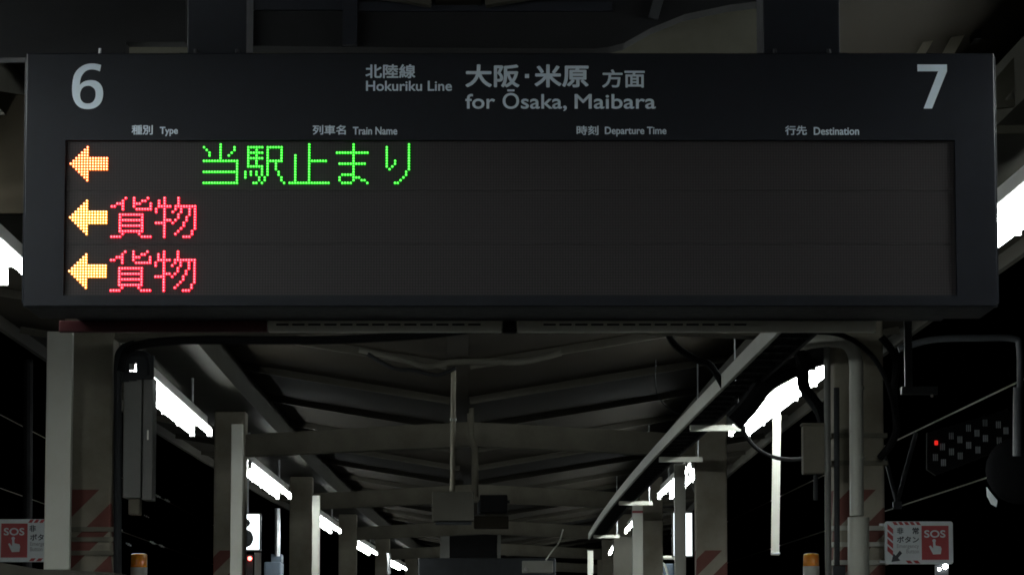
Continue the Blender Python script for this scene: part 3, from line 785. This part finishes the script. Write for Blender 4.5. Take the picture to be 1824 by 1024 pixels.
# narrow hanging strip under the right lamp
t = thing('hanging_strip', P(1381, 988, 23.2), 'narrow white strip hanging under the bright right lamp', 'sign strip')
m = MB(); a, b = P(1384, 738, 23.2), P(1380.5, 988, 23.2); m.bar(a, b, 0.055, 0.02, up=(0, 1, 0)); m.build('strip', M_board, t)
m = MB(); m.tube([P(1381, 985, 23.2) + Vector((-0.03, -0.015, 0)), P(1381, 985, 23.2) + Vector((0.03, -0.015, 0))], 0.006, 8); m.build('clip', M_galv, t)

# cable tray ladder along the right
tray = thing('cable_tray', (ax(14) + 1.6, 14, 3.15), 'long ladder cable tray running back along the right side of the roof', 'cable tray')
strip(1.53, 1.55, 3.115, 3.20, 14, 46, MB()).build('side_rail', M_white, tray)
strip(1.71, 1.73, 3.115, 3.20, 14, 46, MB()).build('side_rail', M_dkgrey, tray)
m = MB(); y = 14.3
while y < 45.9:
    a = ax(y); m.box(a + 1.5505, a + 1.7095, y, y + 0.04, 3.125, 3.147); y += 0.42
o = m.build('rungs', M_dkgrey, tray); o['kind'] = 'stuff'
m = MB()
for q in range(5):
    xo = 1.57 + 0.03 * q; pts = [(ax(y) + xo + 0.004 * math.sin(y * 0.9 + q), y, 3.168 + 0.006 * math.sin(y + q * 2)) for y in range(14, 47)]
    m.tube(pts, 0.014, 6)
m.build('cable_bundle', M_black, tray, smooth=True)
for yy, lab in ((22.6, 'pale hanger bar under the cable tray beside the bright right lamp'), (26.3, 'pale hanger bar just above the white board in the right lamp row'), (34.1, 'pale hanger bar behind the white board with a red band'), (44.0, 'tiny far pale hanger bar under the cable tray')):
    a = ax(yy); t = thing('tray_hanger', (a + 1.75, yy, 3.08), lab, 'hanger', 'pale hanger bars under the cable tray')
    m = MB(); m.box(a + 1.56, a + 1.90, yy, yy + 0.045, 3.072, 3.112); m.build('bar', M_white, t)
    m = MB()
    m.tube([(a + 1.866, yy + 0.02, 3.113), (a + 1.866, yy + 0.02, 3.88)], 0.006, 6)
    m.build('rod', M_galv, t)

# ================================================================== CENTRE
YG = 22.6
cp = thing('hanging_box', P(807, 928, YG), 'small grey box hanging on a thin pole under the middle of the roof', 'box')
m = MB(); m.tube([P(808, 655, YG), P(806, 874, YG)], 0.018, 10); m.build('pole', M_beige, cp, smooth=True)
m = MB(); m.tube([P(807.2, 745, YG), P(807.2, 749, YG)], 0.024, 10); m.build('pole_joint', M_grey, cp)
m = MB(); m.box(at(770, 900, YG)[0], at(844, 900, YG)[0], YG - 0.05, YG + 0.05, at(800, 928, YG)[1], at(800, 876, YG)[1], ch=0.006); m.build('box_body', M_dull, cp)
m = MB(); m.box(at(776, 900, YG)[0], at(840, 900, YG)[0], YG - 0.03, YG + 0.04, at(800, 934, YG)[1], at(800, 928.5, YG)[1]); m.build('box_foot', M_dkgrey, cp)
YV = 28.0
cv = thing('surveillance_camera', P(880, 915, YV), 'black camera box beside the small grey hanging box', 'camera')
m = MB(); m.tube([P(838, 725, YV), P(839, 780, YV), P(846, 800, YV), P(846, 884, YV)], 0.03, 10); m.build('drop_pipe', M_beige, cv, smooth=True)
m = MB(); m.box(at(855, 900, YV)[0], at(904, 900, YV)[0], YV - 0.25, YV + 0.1, at(880, 914, YV)[1], at(880, 883, YV)[1], ch=0.01); m.build('camera_body', M_black, cv)
m = MB(); m.tube([P(853, 893, YV - .2), P(908, 893, YV - .2)], 0.012, 8); m.tube([P(853, 893, YV - .2), P(853, 915, YV - .2)], 0.01, 8); m.build('camera_bracket', M_dkgrey, cv)
m = MB(); m.box(at(844, 930, YV)[0], at(906, 930, YV)[0], YV - 0.05, YV + 0.2, at(880, 940, YV)[1], at(880, 919, YV)[1], ch=0.005); m.build('camera_shelf', M_roof, cv)
# pipes and cables on the joist in the middle
m = MB(); m.tube(spline([P(640, 622, 22.7), P(720, 640, 22.7), P(760, 652, 22.7), P(800, 645, 22.7), P(860, 643, 22.7), P(930, 644, 22.7), P(1000, 628, 22.7)], 5), 0.022, 8)
tag(m.build('ceiling_conduit', M_dull, smooth=True), 'pale conduit running across the roof above the hanging grey box', 'conduit')
cable('cable', [P(655, 630, 22.5), P(700, 655, 22.5), P(740, 660, 22.5), P(780, 668, 22.5), P(812, 655, 22.5)], 0.014, 'thin black cables drooping from the conduit above the hanging grey box', 'thin roof cables')
cable('cable', [P(1182, 570, 19.5), P(1200, 612, 19.5), P(1240, 640, 19.5), P(1265, 650, 19.5), P(1290, 690, 19.5)], 0.02, 'dark cable bunch hanging beside the near end of the cable tray', 'thin roof cables')
cable('cable', [P(1003, 942, 44), P(996, 965, 44), P(984, 980, 44), P(972, 997, 44)], 0.009, 'pale thin wire curving down to the far small box', 'thin roof cables', M_white)
cable('cable', [P(1168, 640, 20), P(1170, 700, 20), P(1195, 730, 20), P(1212, 738, 20)], 0.003, 'thin grey wire curling beside the cable tray', 'thin roof cables', M_dkgrey)
cable('cable', [P(1222, 822, 29), P(1228, 850, 29), P(1240, 882, 29)], 0.008, 'short grey cord hanging from the hanger bar beside the white board', 'thin roof cables', M_grey)

# distant departure board, seen from behind
YX = 52.5
db = thing('departure_board', P(870, 1090, YX), 'distant grey departure board on two posts at the platform middle', 'departure board')
m = MB(); m.box(at(745, 1010, YX)[0], at(990, 1010, YX)[0], YX, YX + 0.3, at(870, 1062, YX)[1], at(870, 993, YX)[1], ch=0.02); m.build('housing', M_dkgrey, db)
m = MB(); m.box(at(784, 970, YX)[0], at(800, 970, YX)[0], YX + 0.05, YX + 0.2, at(870, 992.8, YX)[1], at(870, 930, YX)[1]); m.build('post', M_grey, db)
m = MB(); m.box(at(886, 970, YX)[0], at(892, 970, YX)[0], YX + 0.05, YX + 0.2, at(870, 992.8, YX)[1], at(870, 930, YX)[1]); m.build('post', M_grey, db)
m = MB(); m.box(at(800.5, 970, YX)[0], at(885.5, 970, YX)[0], YX + 0.06, YX + 0.12, at(870, 992.5, YX)[1], at(870, 951, YX)[1]); m.build('dark_panel', M_black, db)
YZ = 50.5
sb_ = thing('control_box', P(957, 1018, YZ), 'small pale green grey box in front of the distant departure board', 'box')
m = MB(); m.box(at(930, 1008, YZ)[0], at(985, 1008, YZ)[0], YZ, YZ + 0.3, at(950, 1019, YZ)[1], at(950, 998, YZ)[1], ch=0.01); m.build('box_body', M_white, sb_)
m = MB(); m.ball(P(937, 1013, YZ) + Vector((0, -0.02, 0)), 0.035, 10); m.build('knob', M_porc, sb_, smooth=True)

# lit platform number signs
def lit_sign(x0, x1, y0, y1, Y, fig, fx0, fx1, label):
    t = thing('lit_number_sign', P((x0 + x1) / 2, y1, Y), label, 'sign', 'lit platform number signs')
    m = MB(); xa, xb = at(x0, y0, Y)[0], at(x1, y0, Y)[0]; za, zb = at(x0, y1, Y)[1], at(x0, y0, Y)[1]
    m.box(xa - 0.015, xb + 0.015, Y + 0.006, Y + 0.16, za - 0.015, zb + 0.015, ch=0.006); m.build('case', M_grey, t)
    m = MB(); m.box(xa, xb, Y, Y + 0.0055, za, zb); m.build('lit_face', M_face, t)
    m = MB(); write(fig, at(fx0, y0, Y)[0], at(fx1, y0, Y)[0], za + (zb - za) * .05, za + (zb - za) * .88, Y - 0.001, 0.022, m, step=0.0003); m.build('figure', M_figure, t)
    m = MB(); xc = (xa + xb) / 2
    m.tube([(xc, Y + .08, zb + 0.016), (xc, Y + .08, 3.6)], 0.015, 8); m.build('hanger', M_galv, t)
    return t
lit_sign(417, 462, 915.5, 978, 38.0, '6', 421, 452, 'lit white sign with a dark 6 beside the left column')
lit_sign(1200, 1232, 913.5, 989, 38.0, '7', 1203, 1219, 'lit sign almost hidden behind a white board in the right lamp row')
# red lamp and blue grey boxes under the left sign
rlp = thing('signal_lamp', P(450, 1060, 37.5), 'small glowing red lamp on a grey post below the lit 6 sign', 'lamp')
m = MB(); m.box(at(453, 1020, 37.5)[0], at(464, 1020, 37.5)[0], 37.5, 37.6, at(450, 1070, 37.5)[1], at(450, 983, 37.5)[1]); m.build('post', M_grey, rlp)
m = MB(); m.ball(P(445, 994, 37.3), 0.024, 12); m.build('lens', M_redlamp, rlp, smooth=True)
m = MB(); m.box(at(437, 1020, 37.5)[0], at(452, 1020, 37.5)[0], 37.36, 37.45, at(450, 1070, 37.5)[1], at(450, 988, 37.5)[1]); m.build('lamp_case', M_dkgrey, rlp)
m = MB(); m.box(at(470, 1000, 46)[0], at(500, 1000, 46)[0], 46, 46.6, at(480, 1100, 46)[1], at(480, 1000, 46)[1], ch=0.02); m.box(at(482, 1000, 46)[0], at(500, 1000, 46)[0], 46.1, 46.5, at(480, 1000, 46)[1] + 0.001, at(480, 986, 46)[1])
tag(m.build('platform_cabinet', M_blue), 'blue grey cabinet between the lit 6 sign and the column', 'cabinet')
m = MB(); m.tube([P(494, 905, 46), P(494, 990, 46)], 0.04, 8); tag(m.build('steel_post', M_galv, smooth=True), 'bluish steel post above the blue grey cabinet', 'post')
m = MB(); m.box(at(1178, 1010, 44)[0], at(1201, 1010, 44)[0], 44, 44.4, at(1190, 1100, 44)[1], at(1190, 1003, 44)[1], ch=0.02)
tag(m.build('platform_cabinet', M_blue), 'blue grey cabinet low between the two white boards at the right', 'cabinet')
m = MB(); m.tube(spline([P(1172, 998, 43.5), P(1182, 993, 43.5), P(1202, 993, 43.5)], 5), 0.025, 8); m.tube(spline([P(1174, 998, 43.5), P(1184, 1006, 43.5), P(1190, 1024, 43.5)], 5), 0.015, 8)
tag(m.build('pale_pipe', M_white, smooth=True), 'pale pipe bend over the blue grey cabinet at the right', 'pipe')
m = MB(); m.box(at(1172, 907, 40)[0], at(1200, 907, 40)[0], 40, 40.05, at(1190, 910, 40)[1], at(1190, 904.5, 40)[1])
tag(m.build('crossbar', M_white), 'pale crossbar left of the lit sign in the right lamp row', 'bar')
# two roller shutter like grey panels deep in the right row
m = MB(); m.box(at(1093, 980, 47)[0], at(1126, 980, 47)[0], 47, 47.4, at(1100, 1100, 47)[1], at(1100, 955, 47)[1]); tag(m.build('kiosk', M_girder), 'grey kiosk wall behind the white board with a red band', 'kiosk')
m = MB(); m.tube([P(693, 985, 56), P(693, 1022, 56)], 0.03, 8); tag(m.build('steel_post', M_galv, smooth=True), 'thin steel post beside the farthest left lamp', 'post')

# ================================================================== OVER THE TRACKS
def wire(x_off, z, Y0, Y1, r, label):
    m = MB(); m.tube([(-0.0162 * y + x_off, y, z) for y in (Y0, (Y0 + Y1) / 2, Y1)], r, 8)
    return tag(m.build('overhead_wire', M_wire, smooth=True), label, 'wire', 'overhead wires over the tracks')
wire(7.05, 4.97, 30, 100, 0.012, 'upper overhead wire slanting down past the right column, above the SOS sign')
wire(7.35, 4.0, 30, 100, 0.011, 'lower overhead wire at the right, passing just above the SOS sign')
wire(-6.55, 4.97, 40, 110, 0.006, 'upper overhead wire at the left, behind the tall grey cabinet')
wire(-6.75, 4.0, 40, 110, 0.006, 'lower overhead wire at the left, below the tall grey cabinet')
ins = [(281, 883, 'porcelain insulator just right below the tall grey cabinet, left one of the upper pair'), (298, 891, 'porcelain insulator right of the tall grey cabinet, right one of the upper pair'), (213, 942, 'porcelain insulator at the edge of the left column below the cabinet'),
       (229, 969, 'porcelain insulator just above the left amber beacon'), (272, 966, 'porcelain insulator right of the left amber beacon, left one of the pair'), (288, 972, 'porcelain insulator right of the left amber beacon, right one of the pair'), (261, 919, 'smallest porcelain insulator, alone under the tall grey cabinet')]
for px, py, lab in ins:
    Y = 60.0; c = P(px, py, Y); m = MB()
    r = 0.024 if py != 919 else 0.014
    for k, f in enumerate((0.7, 1.0, 0.7)): m.ball(c + Vector(((k - 1) * 0.035, 0, -(k - 1) * 0.018)), r * f, 10, sz=1.0)
    tag(m.build('insulator', M_porc, smooth=True), lab, 'insulator', 'insulators on the left overhead wires')

# dark signal board with pale lenses
YM = 40.0
sg = thing('signal_board', P(1735, 835, YM), 'dark signal board with slanting rows of pale lenses and one red light', 'signal board')
m = MB(); m.prism([at(*p, YM) for p in [(1652, 770), (1795, 728), (1812, 742), (1812, 790), (1668, 846), (1652, 835)]], YM + 0.03, YM + 0.15); m.build('board', M_black, sg)
sp = [(348, 590, 0.5), (393, 610, 0.9), (440, 548, .7), (485, 575, .9), (600, 530, .8), (640, 562, 1), (530, 603, 1), (440, 640, 1), (348, 675, .9), (300, 648, .8), (262, 705, .9), (305, 733, .9), (395, 697, .9), (490, 665, .9), (605, 615, .5), (530, 520, .3)]
for x_, y_, k in sp:
    px, py = 1580 + x_ / 3.012, 580 + y_ / 3.012
    m = MB()
    for d in (-4.6, -1.4, 1.8): m.box(at(px + d, py, YM)[0], at(px + d + 2.2 * k, py, YM)[0], YM, YM + 0.029, at(px, py + 6, YM)[1], at(px, py - 6, YM)[1], ch=0.004)
    m.build('lens', M_signwhite, sg)
px, py = 1580 + 265 / 3.012, 580 + 627 / 3.012
m = MB(); m.box(at(px - 3, py, YM)[0], at(px + 3, py, YM)[0], YM, YM + 0.029, at(px, py + 4, YM)[1], at(px, py - 4, YM)[1], ch=0.008); m.build('red_lens', M_dimred, sg)

# hanging brackets and catenary pieces at the right
YH = 18.5
hb = thing('hanging_bracket', P(1640, 700, YH), 'dim grey hanging bracket with a flat foot right of the right column', 'bracket')
m = MB(); m.box(at(1612, 640, YH)[0], at(1625, 640, YH)[0], YH, YH + 0.04, at(1612, 688, YH)[1], at(1612, 560, YH)[1]); m.build('drop_bar', M_dkgrey, hb)
m = MB(); m.box(at(1606, 695, YH)[0], at(1670, 695, YH)[0], YH - 0.02, YH + 0.06, at(1612, 702, YH)[1], at(1612, 688.5, YH)[1]); m.build('foot', M_dkgrey, hb)
m = MB(); m.ball(P(1660, 705, YH - .03), 0.008, 8); m.build('bolt', M_alu, hb)
YN = 22.0
gp = thing('gantry_pipe', P(1816, 812, YN), 'dim grey gantry pipe bending down at the right photo edge', 'pipe')
m = MB(); m.tube(spline([P(1600, 622, YN), P(1660, 605, YN), P(1740, 602, YN), P(1805, 603, YN), P(1816, 620, YN), P(1817, 690, YN)], 6), 0.022, 10); m.build('pipe', M_dkgrey, gp, smooth=True)
m = MB(); m.tube([P(1814, 690, YN), P(1813, 812, YN)], 0.034, 12); m.build('pipe_sleeve', M_dkgrey, gp, smooth=True)
YW = 30.0
vs_ = thing('catenary_strut', P(1600, 905, YW), 'thin V shaped struts meeting above the SOS sign', 'strut')
for xa, ya in ((1573, 800), (1632, 770)):
    m = MB(); m.tube([P(xa, ya, YW), P(1598, 895, YW)], 0.02, 8); m.build('strut', M_dkgrey, vs_, smooth=True)
m = MB(); m.box(at(1591, 900, YW)[0], at(1606, 900, YW)[0], YW - .03, YW + .03, at(1600, 906, YW)[1], at(1600, 893, YW)[1]); m.build('strut_joint', M_dkgrey, vs_)
YO = 24.0
mr = thing('platform_mirror', P(1800, 900, YO), 'dark round mirror back at the right photo edge with a pale shield plate', 'mirror')
bm = bmesh.new(); c0 = P(1815, 838, YO)
m = MB(); m.ball(c0, 0.24, 20, sz=1.0)
for v in m.v: v.y = YO + (v.y - YO) * 0.25
m.build('mirror_back', M_void, mr, smooth=True); bm.free()
m = MB(); m.prism([at(*p, YO) for p in [(1755, 868), (1760, 875), (1774, 892), (1772, 903), (1763, 898), (1756, 884)]], YO - 0.08, YO - 0.06); m.build('shield_plate', M_signwhite, mr)
# small lit lamps under the SOS sign
YJ = 30.0
lp = thing('small_lamp', P(1680, 1030, YJ), 'pair of small glowing white bulbs under the SOS sign at the right', 'lamp')
m = MB(); m.ball(P(1684, 1008, YJ), 0.024, 12); m.build('bulb', M_lamp, lp, smooth=True)
m = MB(); m.ball(P(1673, 1013, YJ), 0.014, 12); m.build('bulb', M_lamp, lp, smooth=True)
m = MB(); m.box(at(1668, 1020, YJ)[0], at(1690, 1020, YJ)[0], YJ + 0.03, YJ + 0.12, at(1680, 1060, YJ)[1], at(1680, 1003, YJ)[1]); m.build('lamp_back', M_dkgrey, lp)
# faint post at the left
m = MB(); m.tube([P(50, 640, 34), P(48, 1100, 34)], 0.05, 10); tag(m.build('catenary_post', M_black, smooth=True), 'dim dark post behind the SOS sign at the left photo edge', 'post')
